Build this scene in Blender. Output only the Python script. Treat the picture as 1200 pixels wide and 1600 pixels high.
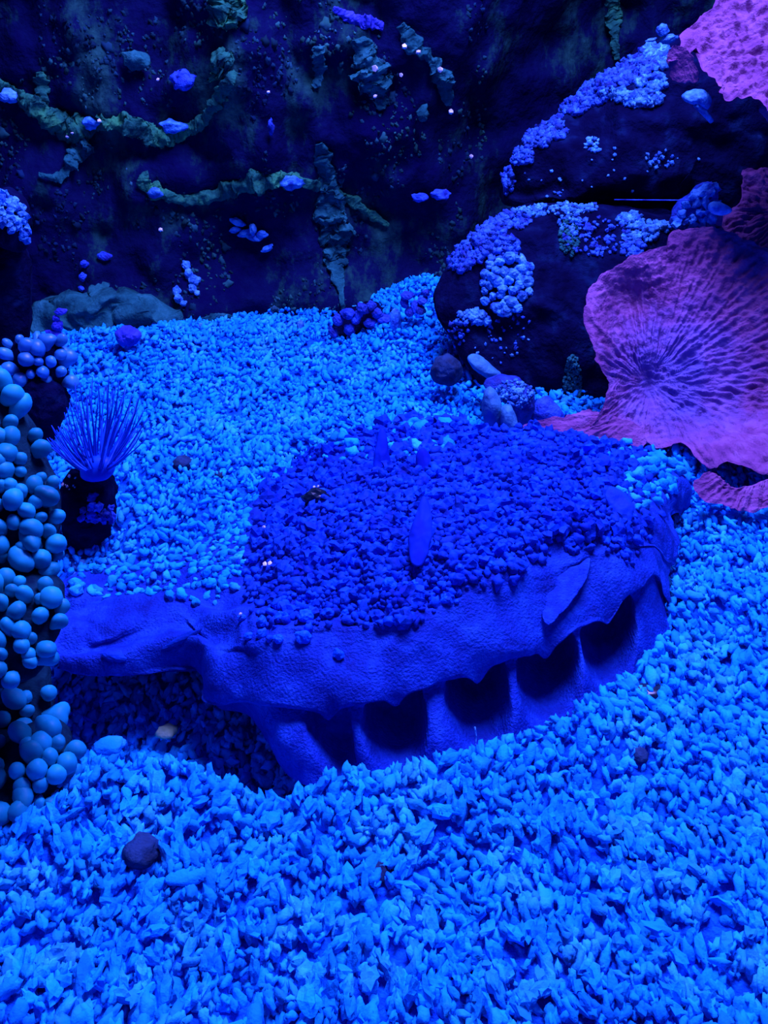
import bpy, math, random
import numpy as np
from mathutils import Vector, Matrix, noise as mn
from mathutils.bvhtree import BVHTree

for o in list(bpy.data.objects):
    bpy.data.objects.remove(o)
random.seed(7)
rng = np.random.default_rng(7)
scene = bpy.context.scene
COL = scene.collection

# ------------------------------------------------------------------ camera
F = 1716.0                      # focal length in pixels of the 1200x1600 frame
CAM = Vector((0, 0, 0.55))
PITCH = math.radians(30)
cam = bpy.data.cameras.new('camera')
cam.sensor_fit = 'VERTICAL'
cam.angle_y = 2 * math.atan(800 / F)
cam.clip_start = 0.02
cam_o = bpy.data.objects.new('camera', cam)
cam_o.location = CAM
cam_o.rotation_euler = (math.pi / 2 - PITCH, 0, 0)
COL.objects.link(cam_o)
scene.camera = cam_o

# ------------------------------------------------------------------ light
world = bpy.data.worlds.new('water_glow')
scene.world = world
world.use_nodes = True
bg = world.node_tree.nodes['Background']
bg.inputs[0].default_value = (0.002, 0.010, 0.22, 1)
bg.inputs[1].default_value = 1.0


def area(name, loc, size, size_y, energy, color, target):
    l = bpy.data.lights.new(name, 'AREA')
    l.shape = 'RECTANGLE'
    l.size, l.size_y, l.energy, l.color = size, size_y, energy, color
    o = bpy.data.objects.new(name, l)
    o.location = loc
    o.rotation_euler = (Vector(target) - Vector(loc)).to_track_quat('-Z', 'Y').to_euler()
    COL.objects.link(o)
    return o


area('tank_light', (0.18, 1.08, 1.42), 0.8, 0.4, 80.0, (0.24, 0.21, 1.0), (0.0, 0.85, 0))
scene.view_settings.view_transform = 'Standard'
scene.view_settings.look = 'None'
scene.view_settings.gamma = 1
scene.view_settings.use_curve_mapping = False
scene.view_settings.exposure = 0.0

# ------------------------------------------------------------------ maths helpers
FW = Vector((0, math.cos(PITCH), -math.sin(PITCH)))
UP = Vector((0, math.sin(PITCH), math.cos(PITCH)))


def ray(px, py):
    return FW + Vector((1, 0, 0)) * ((px - 600) / F) + UP * ((800 - py) / F)


def Pz(px, py, z):
    d = ray(px, py)
    return CAM + d * ((z - CAM.z) / d.z)


def Py(px, py, y):
    d = ray(px, py)
    return CAM + d * (y / d.y)


def project(p):
    v = Vector(p) - CAM
    w = v.dot(FW)
    return 600 + F * v.x / w, 800 - F * v.dot(UP) / w, w


def cr(p0, p1, p2, p3, t):
    return 0.5 * ((2 * p1) + (p2 - p0) * t + (2 * p0 - 5 * p1 + 4 * p2 - p3) * t * t + (3 * p1 - p0 - 3 * p2 + p3) * t ** 3)


def spline(pts, n, closed=False):
    """Catmull-Rom resample of an array of points."""
    P = np.array(pts, float)
    m = len(P)
    out = []
    for i in range(n):
        u = i / n * m if closed else i / (n - 1) * (m - 1)
        k = int(math.floor(u))
        if not closed:
            k = min(k, m - 2)
        t = u - k
        if closed:
            q = [P[(k + j) % m] for j in (-1, 0, 1, 2)]
        else:
            q = [P[min(max(k + j, 0), m - 1)] for j in (-1, 0, 1, 2)]
        out.append(cr(*q, t))
    return np.array(out)


def resample_closed(pts, n, smooth=True):
    d = spline(pts, 40 * len(pts), True) if smooth else np.array(pts, float)
    d2 = np.vstack([d, d[:1]])
    s = np.concatenate([[0], np.cumsum(np.hypot(*np.diff(d2, axis=0).T))])
    u = np.linspace(0, s[-1], n, endpoint=False)
    return np.stack([np.interp(u, s, d2[:, 0]), np.interp(u, s, d2[:, 1])], 1)


def fbm(v, oct=4):
    return mn.fractal(Vector(v), 1.0, 2.0, oct)


def nvec(p):
    return Vector((mn.noise(p), mn.noise(p + Vector((31.7, 11.3, 7.9))), mn.noise(p + Vector((5.3, 47.1, 23.6)))))


def in_poly(x, y, poly):
    c = False
    j = len(poly) - 1
    for i in range(len(poly)):
        xi, yi = poly[i]
        xj, yj = poly[j]
        if (yi > y) != (yj > y) and x < (xj - xi) * (y - yi) / (yj - yi) + xi:
            c = not c
        j = i
    return c


# ------------------------------------------------------------------ materials
MATS = {}


def mat(name, stops, scale=20, rough=0.75, spec=0.25, bump=0.0, bscale=120, detail=5, stretch=(1, 1, 1), island=0.0, obrand=0.0, sss=0.0, coat=0.0, nrough=0.5):
    """Principled material; colour is a ramp over object-space noise, with a per-piece brightness variation."""
    m = bpy.data.materials.new(name)
    m.use_nodes = True
    nt = m.node_tree
    N, L = nt.nodes, nt.links
    b = N['Principled BSDF']
    b.inputs['Roughness'].default_value = rough
    b.inputs['Specular IOR Level'].default_value = spec
    geo = N.new('ShaderNodeNewGeometry')
    mp = N.new('ShaderNodeMapping')
    mp.inputs['Scale'].default_value = stretch
    L.new(geo.outputs['Position'], mp.inputs[0])
    nz = N.new('ShaderNodeTexNoise')
    nz.inputs['Scale'].default_value = scale
    nz.inputs['Detail'].default_value = detail
    nz.inputs['Roughness'].default_value = nrough
    L.new(mp.outputs[0], nz.inputs['Vector'])
    rp = N.new('ShaderNodeValToRGB')
    el = rp.color_ramp.elements
    while len(el) < len(stops):
        el.new(0.5)
    for e, (p, c) in zip(el, stops):
        e.position = p
        e.color = (*c, 1)
    L.new(nz.outputs['Fac'], rp.inputs[0])
    col = rp.outputs[0]
    if island or obrand:
        mr = N.new('ShaderNodeMapRange')
        a = island or obrand
        mr.inputs['To Min'].default_value = 1 - a
        mr.inputs['To Max'].default_value = 1 + a * 0.6
        if island:
            L.new(geo.outputs['Random Per Island'], mr.inputs[0])
        else:
            oi = N.new('ShaderNodeObjectInfo')
            L.new(oi.outputs['Random'], mr.inputs[0])
        mx = N.new('ShaderNodeVectorMath')
        mx.operation = 'SCALE'
        L.new(col, mx.inputs[0])
        L.new(mr.outputs[0], mx.inputs['Scale'])
        col = mx.outputs[0]
    L.new(col, b.inputs['Base Color'])
    if bump:
        n2 = N.new('ShaderNodeTexNoise')
        n2.inputs['Scale'].default_value = bscale
        n2.inputs['Detail'].default_value = 4
        L.new(geo.outputs['Position'], n2.inputs['Vector'])
        bp = N.new('ShaderNodeBump')
        bp.inputs['Strength'].default_value = bump
        bp.inputs['Distance'].default_value = 0.004
        L.new(n2.outputs['Fac'], bp.inputs['Height'])
        L.new(bp.outputs[0], b.inputs['Normal'])
    if sss:
        b.inputs['Subsurface Weight'].default_value = sss
        b.inputs['Subsurface Radius'].default_value = (0.3, 0.5, 1.0)
        b.inputs['Subsurface Scale'].default_value = 0.004
    if coat:
        b.inputs['Coat Weight'].default_value = coat
    MATS[name] = m
    return m


M_GRAVEL = mat('crushed_coral_gravel', [(0.25, (0.003, 0.28, 0.85)), (0.5, (0.006, 0.46, 0.95)), (0.75, (0.04, 0.62, 0.98))], 30, 0.85, 0.08, 0.3, 400, island=0.35)
M_GRAVEL1 = mat('crushed_coral_piece', [(0.25, (0.003, 0.28, 0.85)), (0.5, (0.006, 0.46, 0.95)), (0.75, (0.04, 0.62, 0.98))], 30, 0.85, 0.08, 0.3, 400, obrand=0.35)
M_BED = mat('gravel_bed', [(0.3, (0.002, 0.06, 0.5)), (0.6, (0.004, 0.18, 0.7))], 160, 0.9, 0.05, 1.0, 300)
M_SKIN = mat('mottled_skin', [(0.32, (0.001, 0.012, 0.20)), (0.5, (0.003, 0.042, 0.40)), (0.66, (0.012, 0.10, 0.58))], 30, 0.7, 0.12, 0.6, 500, detail=12, nrough=0.72)
M_CRUST = mat('crusted_skin', [(0.3, (0.001, 0.025, 0.4)), (0.6, (0.003, 0.085, 0.66))], 40, 0.7, 0.1, 0.25, 300, island=0.4)
M_CRUST1 = mat('crusted_skin_piece', [(0.3, (0.001, 0.025, 0.4)), (0.6, (0.003, 0.085, 0.66))], 40, 0.7, 0.1, 0.25, 300, obrand=0.4)
M_TUB = mat('tubercle', [(0.3, (0.002, 0.09, 0.7)), (0.6, (0.005, 0.15, 0.85))], 40, 0.6, 0.1, 0.2, 300, obrand=0.3)
M_DARK = mat('dark_smooth', [(0.4, (0.004, 0.012, 0.03)), (0.7, (0.01, 0.03, 0.05))], 60, 0.3, 0.5)
M_ROCK = mat('dark_rock_with_shade', [(0.35, (0.001, 0.001, 0.018)), (0.55, (0.002, 0.004, 0.034)), (0.70, (0.004, 0.018, 0.07)), (0.80, (0.04, 0.10, 0.24))], 34, 0.9, 0.03, 1.0, 130, detail=9)  # dark rock; face shade and blue water haze also put into its colour
M_WALL = mat('algae_wall', [(0.40, (0.001, 0.001, 0.035)), (0.52, (0.002, 0.006, 0.045)), (0.57, (0.006, 0.045, 0.05)), (0.66, (0.016, 0.11, 0.08)), (0.78, (0.04, 0.17, 0.22))], 7, 0.9, 0.05, 1.0, 90, detail=12, stretch=(1.3, 1, 0.75), nrough=0.72)
M_ALGAE = mat('green_algae', [(0.35, (0.004, 0.05, 0.05)), (0.5, (0.018, 0.18, 0.10)), (0.65, (0.04, 0.32, 0.10))], 24, 0.95, 0.05, 0.8, 160, detail=10, nrough=0.7)
M_TEAL = mat('teal_algae', [(0.35, (0.004, 0.05, 0.06)), (0.5, (0.012, 0.13, 0.12)), (0.68, (0.03, 0.24, 0.22))], 24, 0.95, 0.05, 0.8, 160, detail=10, nrough=0.7)
M_CYAN = mat('pale_encrusting', [(0.35, (0.01, 0.08, 0.4)), (0.5, (0.04, 0.3, 0.7)), (0.7, (0.14, 0.6, 0.9))], 90, 0.7, 0.25, 0.6, 300, obrand=0.3)
M_BLUE = mat('blue_encrusting', [(0.35, (0.006, 0.02, 0.25)), (0.6, (0.02, 0.10, 0.6))], 90, 0.7, 0.25, 0.6, 300, obrand=0.4)
M_BLUES = mat('blue_encrusting_fine', [(0.35, (0.006, 0.03, 0.3)), (0.6, (0.03, 0.18, 0.7))], 90, 0.7, 0.25, 0.6, 300, island=0.5)
M_CYANS = mat('pale_encrusting_fine', [(0.35, (0.01, 0.08, 0.4)), (0.5, (0.04, 0.3, 0.7)), (0.7, (0.14, 0.6, 0.9))], 90, 0.7, 0.25, 0.6, 300, island=0.5)
M_BUBBLE = mat('bubble_polyp', [(0.35, (0.004, 0.26, 0.34)), (0.6, (0.012, 0.42, 0.52))], 30, 0.5, 0.12, 0.0, obrand=0.3, sss=0.2)
M_BUBBLE2 = mat('bubble_polyp_blue', [(0.35, (0.015, 0.2, 0.5)), (0.6, (0.04, 0.34, 0.6))], 30, 0.4, 0.4, 0.0, obrand=0.3, sss=0.2)
M_PINK = mat('pink_plate_coral', [(0.3, (0.14, 0.04, 0.16)), (0.5, (0.25, 0.08, 0.24)), (0.7, (0.34, 0.14, 0.36))], 30, 0.85, 0.1, 0.5, 420, detail=9, nrough=0.6)
M_FANT = mat('fan_tentacle', [(0.35, (0.002, 0.04, 0.45)), (0.6, (0.004, 0.09, 0.65))], 40, 0.5, 0.15)
M_FAN = mat('tentacle', [(0.35, (0.002, 0.012, 0.30)), (0.6, (0.004, 0.04, 0.5))], 40, 0.7, 0.05)
M_CORE = mat('coral_core', [(0.35, (0.001, 0.012, 0.03)), (0.65, (0.004, 0.04, 0.06))], 80, 0.9, 0.05, 0.6, 200)
M_STONE_SHADE = mat('dark_stone_and_pit_shade', [(0.35, (0.004, 0.02, 0.06)), (0.65, (0.012, 0.06, 0.16))], 80, 0.8, 0.2, 0.6, 200)  # dark stones, and lumps that paint the shade of a pit and recess
M_PALE = mat('pale_stone', [(0.35, (0.02, 0.14, 0.3)), (0.65, (0.06, 0.34, 0.5))], 50, 0.7, 0.25, 0.4, 200)
M_VIOLET = mat('violet_stone', [(0.35, (0.02, 0.03, 0.4)), (0.65, (0.05, 0.08, 0.6))], 50, 0.7, 0.25, 0.6, 200)
M_WHITE = mat('white_speck', [(0.3, (0.8, 0.8, 0.8)), (0.7, (1, 1, 1))], 50, 0.3, 0.5)


# ------------------------------------------------------------------ object helpers
def link(name, me, material=None, parent=None, smooth=True):
    o = bpy.data.objects.new(name, me)
    COL.objects.link(o)
    if material is not None and not me.materials:
        me.materials.append(material)
    if smooth and len(me.polygons):
        me.polygons.foreach_set('use_smooth', np.ones(len(me.polygons), bool))
    if parent is not None:
        o.parent = parent
    return o


def mesh(name, V, Fc):
    me = bpy.data.meshes.new(name)
    me.from_pydata([tuple(map(float, v)) for v in V], [], Fc)
    me.update()
    return me


def tag(o, label, cat, group=None, kind=None):
    o['label'] = label
    o['category'] = cat
    if group:
        o['group'] = group
    if kind:
        o['kind'] = kind
    return o


def thing(name, loc, label, cat, group=None):
    o = bpy.data.objects.new(name, None)
    o.empty_display_size = 0.01
    COL.objects.link(o)
    o.location = loc
    tag(o, label, cat, group)
    bpy.context.view_layer.update()
    return o


def put(o, parent):
    """parent o (built in world space) to parent without moving it."""
    o.parent = parent
    o.matrix_parent_inverse = Matrix.Translation(parent.location).inverted() if parent.location.length else Matrix()
    return o


def bvh_of(me):
    return BVHTree.FromPolygons([v.co.copy() for v in me.vertices], [tuple(p.vertices) for p in me.polygons])


def shoot(bvh, px, py):
    h = bvh.ray_cast(CAM, ray(px, py).normalized())
    return (h[0], h[1]) if h[0] is not None else (None, None)


# icosphere arrays, made by hand
def ico(sub):
    t = (1 + 5 ** .5) / 2
    V = [(-1, t, 0), (1, t, 0), (-1, -t, 0), (1, -t, 0), (0, -1, t), (0, 1, t), (0, -1, -t), (0, 1, -t), (t, 0, -1), (t, 0, 1), (-t, 0, -1), (-t, 0, 1)]
    V = [Vector(v).normalized() for v in V]
    Fc = [(0, 11, 5), (0, 5, 1), (0, 1, 7), (0, 7, 10), (0, 10, 11), (1, 5, 9), (5, 11, 4), (11, 10, 2), (10, 7, 6), (7, 1, 8), (3, 9, 4), (3, 4, 2), (3, 2, 6), (3, 6, 8), (3, 8, 9), (4, 9, 5), (2, 4, 11), (6, 2, 10), (8, 6, 7), (9, 8, 1)]
    for _ in range(sub):
        mid = {}
        nf = []

        def m(a, b):
            k = (min(a, b), max(a, b))
            if k not in mid:
                V.append(((V[a] + V[b]) / 2).normalized())
                mid[k] = len(V) - 1
            return mid[k]
        for a, b, c in Fc:
            ab, bc, ca = m(a, b), m(b, c), m(c, a)
            nf += [(a, ab, ca), (b, bc, ab), (c, ca, bc), (ab, bc, ca)]
        Fc = nf
    return np.array([tuple(v) for v in V]), np.array(Fc)


def lump_variant(sub, seed, amp, freq=1.3):
    V, Fc = ico(sub)
    out = []
    for v in V:
        n = mn.noise(Vector(v) * freq + Vector((seed * 7.3, seed * 3.1, seed)))
        n2 = mn.noise(Vector(v) * freq * 2.3 + Vector((seed * 1.3, seed * 9.1, seed)))
        out.append(v * (1 + amp * n + amp * 0.5 * n2))
    return np.array(out), Fc


HI = [lump_variant(1, i + 1, 0.8, 1.7) for i in range(8)]     # 80 triangles
LO = [lump_variant(0, i + 1, 0.7, 1.6) for i in range(8)]      # 20 triangles
FINE = [lump_variant(2, i + 1, 0.35) for i in range(4)]   # 320 triangles
PIECE_MESHES = {}


def piece_mesh(kind, i, material):
    k = (kind, i, material.name)
    if k not in PIECE_MESHES:
        V, Fc = {'hi': HI, 'lo': LO, 'fine': FINE}[kind][i]
        me = mesh(kind + '_piece', V, [tuple(int(q) for q in f) for f in Fc])
        me.materials.append(material)
        PIECE_MESHES[k] = me
    return PIECE_MESHES[k]


def joined(name, mats4, variants, picks, material, parent=None):
    """many pieces into one mesh; mats4: (n,4,4)."""
    VV, FF = [], []
    off = 0
    for M, k in zip(mats4, picks):
        V, Fc = variants[k]
        VV.append(V @ M[:3, :3].T + M[:3, 3])
        FF.append(Fc + off)
        off += len(V)
    VV = np.concatenate(VV)
    FF = np.concatenate(FF)
    me = bpy.data.meshes.new(name)
    me.vertices.add(len(VV))
    me.vertices.foreach_set('co', VV.astype(np.float32).ravel())
    me.loops.add(FF.size)
    me.loops.foreach_set('vertex_index', FF.astype(np.int32).ravel())
    me.polygons.add(len(FF))
    me.polygons.foreach_set('loop_start', np.arange(0, FF.size, 3, dtype=np.int32))
    me.polygons.foreach_set('loop_total', np.full(len(FF), 3, np.int32))
    me.update()
    me.validate()
    o = link(name, me, material)
    if parent is not None:
        put(o, parent)
    return o


def frame(normal, twist=0.0):
    q = Vector(normal).to_track_quat('Z', 'Y')
    return (q.to_matrix() @ Matrix.Rotation(twist, 3, 'Z'))


def m4(loc, rot3, scale):
    M = np.eye(4)
    M[:3, :3] = np.array(rot3) * np.array(scale)[None, :]
    M[:3, 3] = loc
    return M


def place(name, me, M, parent):
    o = bpy.data.objects.new(name, me)
    COL.objects.link(o)
    o.parent = parent
    W = Matrix([list(map(float, r)) for r in M])
    o.matrix_basis = Matrix.Translation(-parent.location) @ W
    return o


# ------------------------------------------------------------------ solids from an outline, with real distance and thickness
def solid(name, poly, yf, front, back, material, rings=14, seg=80, amp=0.004, freq=45, center=None, edge=0.0, prof=0.5, disp=None, smooth=True, lean=0.0):
    B = resample_closed(poly, seg, smooth)
    c = np.array(center if center else B.mean(0), float)
    if edge:
        for i in range(seg):
            d = B[i] - c
            B[i] += d / np.hypot(*d) * edge * mn.noise(Vector((B[i][0] * .06, B[i][1] * .06, 3.3))) * 1.5 + d / np.hypot(*d) * edge * .6 * mn.noise(Vector((B[i][0] * .17, B[i][1] * .17, 1.3)))
    y_of = yf if callable(yf) else (lambda a, b: yf)
    V, Fc = [], []

    def vert(px, py, r, side):
        y = y_of(px, py)
        th = max(0.0, 1 - r * r) ** prof
        p = Py(px, py, y)
        p = p + Vector((0, -front * th if side == 0 else back * th, lean * (p.z) * 0))
        k = amp * (0.35 if r > 0.98 else 1.0)
        nv = nvec(p * freq) * k + nvec(p * freq * 2.7) * k * 0.45
        p = p + nv
        if disp:
            p = p + disp(px, py, r, side)
        V.append(p)
        return len(V) - 1
    rows = []
    for side in (0, 1):
        ci = vert(c[0], c[1], 0, side)
        rr = []
        for k in range(1, rings + 1):
            r = k / rings
            r = 1 - (1 - r) ** 1.25
            if side == 1 and k == rings:
                rr.append(rows[0][1][-1])
                continue
            rr.append([vert(*(c + (B[i] - c) * r), r, side) for i in range(seg)])
        rows.append((ci, rr))
        s = (lambda f: f) if side == 0 else (lambda f: f[::-1])
        for i in range(seg):
            j = (i + 1) % seg
            Fc.append(s((ci, rr[0][j], rr[0][i])))
            for k in range(rings - 1):
                Fc.append(s((rr[k][i], rr[k][j], rr[k + 1][j], rr[k + 1][i])))
    me = mesh(name, V, Fc)
    import bmesh
    bm = bmesh.new()
    bm.from_mesh(me)
    bmesh.ops.recalc_face_normals(bm, faces=bm.faces)
    bm.to_mesh(me)
    bm.free()
    return me


def solid_thing(name, label, cat, *a, group=None, **k):
    me = solid(name, *a, **k)
    o = link(name, me, a[4])
    return tag(o, label, cat, group), bvh_of(me)


def dart(poly, spacing, tries=4000, seed=0):
    r = random.Random(seed)
    xs = [p[0] for p in poly]
    ys = [p[1] for p in poly]
    pts = []
    for _ in range(tries):
        x, y = r.uniform(min(xs), max(xs)), r.uniform(min(ys), max(ys))
        if not in_poly(x, y, poly):
            continue
        if all((x - a) ** 2 + (y - b) ** 2 > spacing ** 2 for a, b in pts):
            pts.append((x, y))
    return pts


def tube_mesh(name, pts, radii, seg=8, squash=None):
    """closed round tube along 3-D points"""
    pts = [Vector(p) for p in pts]
    V, Fc = [], []
    n = len(pts)
    for i, p in enumerate(pts):
        t = (pts[min(i + 1, n - 1)] - pts[max(i - 1, 0)]).normalized()
        a = t.cross(Vector((0, 1, 0.13))).normalized()
        b = t.cross(a).normalized()
        r = radii[i] if hasattr(radii, '__len__') else radii
        for k in range(seg):
            an = 2 * math.pi * k / seg
            V.append(p + a * (math.cos(an) * r) + b * (math.sin(an) * r * (squash or 1)))
    for i in range(n - 1):
        for k in range(seg):
            l = (k + 1) % seg
            Fc.append((i * seg + k, i * seg + l, (i + 1) * seg + l, (i + 1) * seg + k))
    Fc.append(tuple(range(seg))[::-1])
    Fc.append(tuple((n - 1) * seg + k for k in range(seg)))
    return mesh(name, V, Fc)


# ================================================================== FLOOR: the gravel bed
CREST = [Pz(px, py, 0.012) for px, py in [(60, 1190), (200, 1190), (300, 1205), (400, 1244), (455, 1240), (520, 1214), (580, 1207), (640, 1205), (740, 1186), (830, 1150), (930, 1090), (990, 1050), (1035, 1000), (1060, 900)]]
CX = np.array([p.x for p in CREST])
CY = np.array([p.y for p in CREST])


def ground(x, y):
    z = 0.0
    # crest in front of the animal with a scooped hollow behind it
    if CX[0] - 0.1 < x < CX[-1] + 0.08:
        yc = float(np.interp(x, CX, CY))
        d = y - yc
        side = max(0.0, min(1.0, (x - CX[0] + 0.1) / 0.1)) * max(0.0, min(1.0, (CX[-1] + 0.08 - x) / 0.08))
        if d < 0:
            z += side * 0.012 * math.exp(-(d / 0.08) ** 2)
        else:
            left = max(0.0, min(1.0, (-0.03 - x) / 0.08))
            z += side * (0.012 - (0.05 + 0.03 * left) * min(1.0, d / (0.035 + 0.03 * left)) ** 0.8 * math.exp(-(max(0, d - 0.15) / 0.12) ** 2))
    # heap running up to the rock at the back
    z += 0.055 * math.exp(-((x - 0.06) / 0.075) ** 2 - ((y - 1.45) / 0.11) ** 2)
    z += 0.02 * math.exp(-((x + 0.33) / 0.08) ** 2 - ((y - 1.36) / 0.08) ** 2)
    z += 0.010 * mn.noise(Vector((x * 9, y * 9, 0))) + 0.006 * mn.noise(Vector((x * 26, y * 26, 4))) + 0.003 * mn.noise(Vector((x * 60, y * 45, 9)))
    return z


NX, NY = 180, 180
gx = np.linspace(-1.0, 1.1, NX)
gy = np.linspace(0.18, 1.75, NY)
V = [(x, y, ground(x, y) - 0.004) for y in gy for x in gx]
Fc = [(j * NX + i, j * NX + i + 1, (j + 1) * NX + i + 1, (j + 1) * NX + i) for j in range(NY - 1) for i in range(NX - 1)]
floor = link('floor', mesh('floor', V, Fc), M_BED)
floor['kind'] = 'structure'
floor['label'] = 'bed of pale crushed coral gravel under blue light'

# grains
grains = []
DENS = 33000                    # grains per square metre
N_GR = int(DENS * 2.1 * 1.4)
for x, y in zip(rng.uniform(-1.0, 1.1, N_GR), rng.uniform(0.22, 1.62, N_GR)):
    px, py, w = project((x, y, 0))
    if not (-420 < px < 1620 and 440 < py < 1800):
        continue
    if not (-60 < px < 1260 and py < 1660) and random.random() < 0.35:
        continue
    grains.append((x, y, ground(x, y), px, py, w))
rec = []
for (x, y, z, px, py, w) in grains:
    L = 0.0037 * random.uniform(0.5, 1.45) * (1.35 if random.random() < 0.06 else 1)
    yaw = random.gauss(0, 0.45)
    rot = Matrix.Rotation(yaw, 3, 'Z') @ Matrix.Rotation(random.gauss(0.1, 0.38), 3, 'X') @ Matrix.Rotation(random.uniform(0, 6.28), 3, 'Y')
    sc = (L * random.uniform(0.6, 0.9), L * random.uniform(1.1, 2.0), L * random.uniform(0.55, 0.85))
    zz = z + random.uniform(-0.0035, 0.0055)
    rec.append((m4((x, y, zz), rot, sc), random.randrange(8), px, py, w, sc[0] * sc[1] / w ** 2 * (1 if zz > z + 0.001 else 0.3)))
order = sorted(range(len(rec)), key=lambda i: -rec[i][5] if (15 < rec[i][2] < 1185 and 1230 < rec[i][3] < 1585) else 0)
single = set(order[:300])
for i in order[:300]:
    place('gravel_piece', piece_mesh('hi', rec[i][1], M_GRAVEL1), rec[i][0], floor)
near = [r for i, r in enumerate(rec) if i not in single and r[4] < 0.98 and -40 < r[2] < 1240 and r[3] < 1640]
far = [r for i, r in enumerate(rec) if i not in single and not (r[4] < 0.98 and -40 < r[2] < 1240 and r[3] < 1640)]
VAR = HI + LO
g = joined('gravel', [r[0] for r in near + far], VAR, [r[1] for r in near] + [r[1] + 8 for r in far], M_GRAVEL, floor)
g['kind'] = 'stuff'

# ================================================================== BACK WALL
WX, WZ = 300, 130
wx = np.linspace(-1.15, 1.35, WX)
wz = np.linspace(-0.12, 0.85, WZ)
V = []
for z in wz:
    for x in wx:
        q = Vector((x, 0.0, z))
        y = 1.53 + 0.05 * fbm((x * 3.1, 1.7, z * 3.6), 3) + 0.035 * fbm((x * 9, 5.1, z * 6), 4)
        y += 0.012 * fbm((x * 34, 2.2, z * 22), 3)
        y += 0.22 / (1 + math.exp(-(x - 0.20) * 14)) * 1.0        # the recess behind the right-hand rock
        y -= 0.05 * math.exp(-((z - 0.0) / 0.06) ** 2)
        V.append((x, y, z))
Fc = [(j * WX + i, j * WX + i + 1, (j + 1) * WX + i + 1, (j + 1) * WX + i) for j in range(WZ - 1) for i in range(WX - 1)]
wme = mesh('wall_back', V, Fc)
wall = link('wall_back', wme, M_WALL)
wall['kind'] = 'structure'
wall['label'] = 'dark algae-covered rock wall at the back of the tank'
WBVH = bvh_of(wme)


def wall_at(px, py):
    p, n = shoot(WBVH, px, py)
    return p if p is not None else Py(px, py, 1.55)


def ribbon(name, label, cat, path, widths, material, out=0.45, push=0.006, group=None, seg=22):
    """lumpy shelf or strand that follows the wall"""
    n = 30 * len(path)
    P = spline(path, n)
    W = np.interp(np.linspace(0, 1, n), np.linspace(0, 1, len(widths)), widths)
    pts = []
    ysm = [wall_at(*p).y for p in P]
    k = np.ones(9) / 9
    ysm = np.convolve(np.pad(ysm, 4, mode='edge'), k, 'valid')
    V, Fc = [], []
    pts = [Py(P[i][0], P[i][1], ysm[i] - push) for i in range(n)]
    for i, p in enumerate(pts):
        t = (pts[min(i + 1, n - 1)] - pts[max(i - 1, 0)]).normalized()
        a = Vector((0, 1, 0))
        b = t.cross(a).normalized()
        r = W[i] * 0.5 * p.y / F * 1.12
        r *= 1 + 0.5 * mn.noise(Vector((i * .075, len(path), W[0])))
        if i in (0, n - 1):
            r *= 0.15
        for s in range(seg):
            an = 2 * math.pi * s / seg
            v = p + b * (math.cos(an) * r) + a * (math.sin(an) * r * out)
            v = v + nvec(v * 45) * r * 0.55 + nvec(v * 130) * r * 0.35 + nvec(v * 380) * r * 0.2
            V.append(v)
    for i in range(n - 1):
        for s in range(seg):
            l = (s + 1) % seg
            Fc.append((i * seg + s, i * seg + l, (i + 1) * seg + l, (i + 1) * seg + s))
    Fc.append(tuple(range(seg))[::-1])
    Fc.append(tuple((n - 1) * seg + s for s in range(seg)))
    o = link(name, mesh(name, V, Fc), material)
    tag(o, label, cat, group)
    return o


ribbon('algae_shelf', 'wavy green algae shelf high on the back wall, left corner', 'algae', [(-20, 128), (25, 148), (62, 172), (105, 205), (150, 192), (200, 196), (245, 214), (290, 203), (325, 182), (345, 145), (368, 112)], [18, 22, 26, 34, 22, 26, 30, 22, 16, 20, 8], M_ALGAE)
ribbon('algae_shelf', 'drooping green algae shelf crossing the middle of the back wall', 'algae', [(225, 268), (226, 288), (250, 302), (295, 312), (350, 300), (405, 286), (450, 280), (500, 292)], [8, 18, 20, 14, 24, 26, 20, 10], M_ALGAE)
ribbon('algae_strand', 'tall teal algae strand hanging down the middle of the back wall', 'algae', [(498, 225), (508, 270), (518, 320), (522, 370), (526, 410), (532, 450), (536, 485)], [12, 28, 42, 40, 26, 10, 5], M_TEAL, 0.4)
ribbon('algae_strand', 'thin green algae strand slanting right from the hanging teal strand', 'algae', [(520, 295), (550, 315), (580, 335), (608, 352)], [10, 14, 14, 6], M_ALGAE, 0.4)
ribbon('algae_patch', 'bright green algae tuft at the top edge of the back wall', 'algae', [(352, -20), (350, 15), (338, 40)], [30, 50, 26], M_ALGAE, 0.4)
ribbon('algae_patch', 'small green algae tuft below the top-edge tuft', 'algae', [(338, 78), (350, 98), (362, 105)], [22, 42, 16], M_ALGAE, 0.4)
ribbon('algae_strand', 'short upright green algae strand above the left wavy shelf', 'algae', [(64, 112), (66, 132), (72, 160)], [10, 16, 10], M_ALGAE, 0.4)
ribbon('algae_strand', 'curled pale teal strand near the top middle of the wall', 'algae', [(497, 72), (500, 95), (498, 118), (490, 136)], [14, 20, 12, 8], M_TEAL, 0.4)
ribbon('algae_strand', 'long dim blue frond right of the curled teal strand', 'algae', [(560, 62), (572, 92), (582, 122), (590, 148), (598, 172)], [14, 34, 38, 26, 8], M_TEAL, 0.4)
ribbon('algae_strand', 'blue-tipped frond leaning right near the top of the wall', 'algae', [(625, 40), (648, 72), (672, 95), (690, 118), (702, 165)], [12, 18, 14, 26, 8], M_TEAL, 0.4)
ribbon('algae_strand', 'thin green strand hanging at the dark top right of the wall', 'algae', [(955, -10), (960, 30), (962, 62), (965, 92)], [20, 22, 14, 6], M_ALGAE, 0.4)
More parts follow.
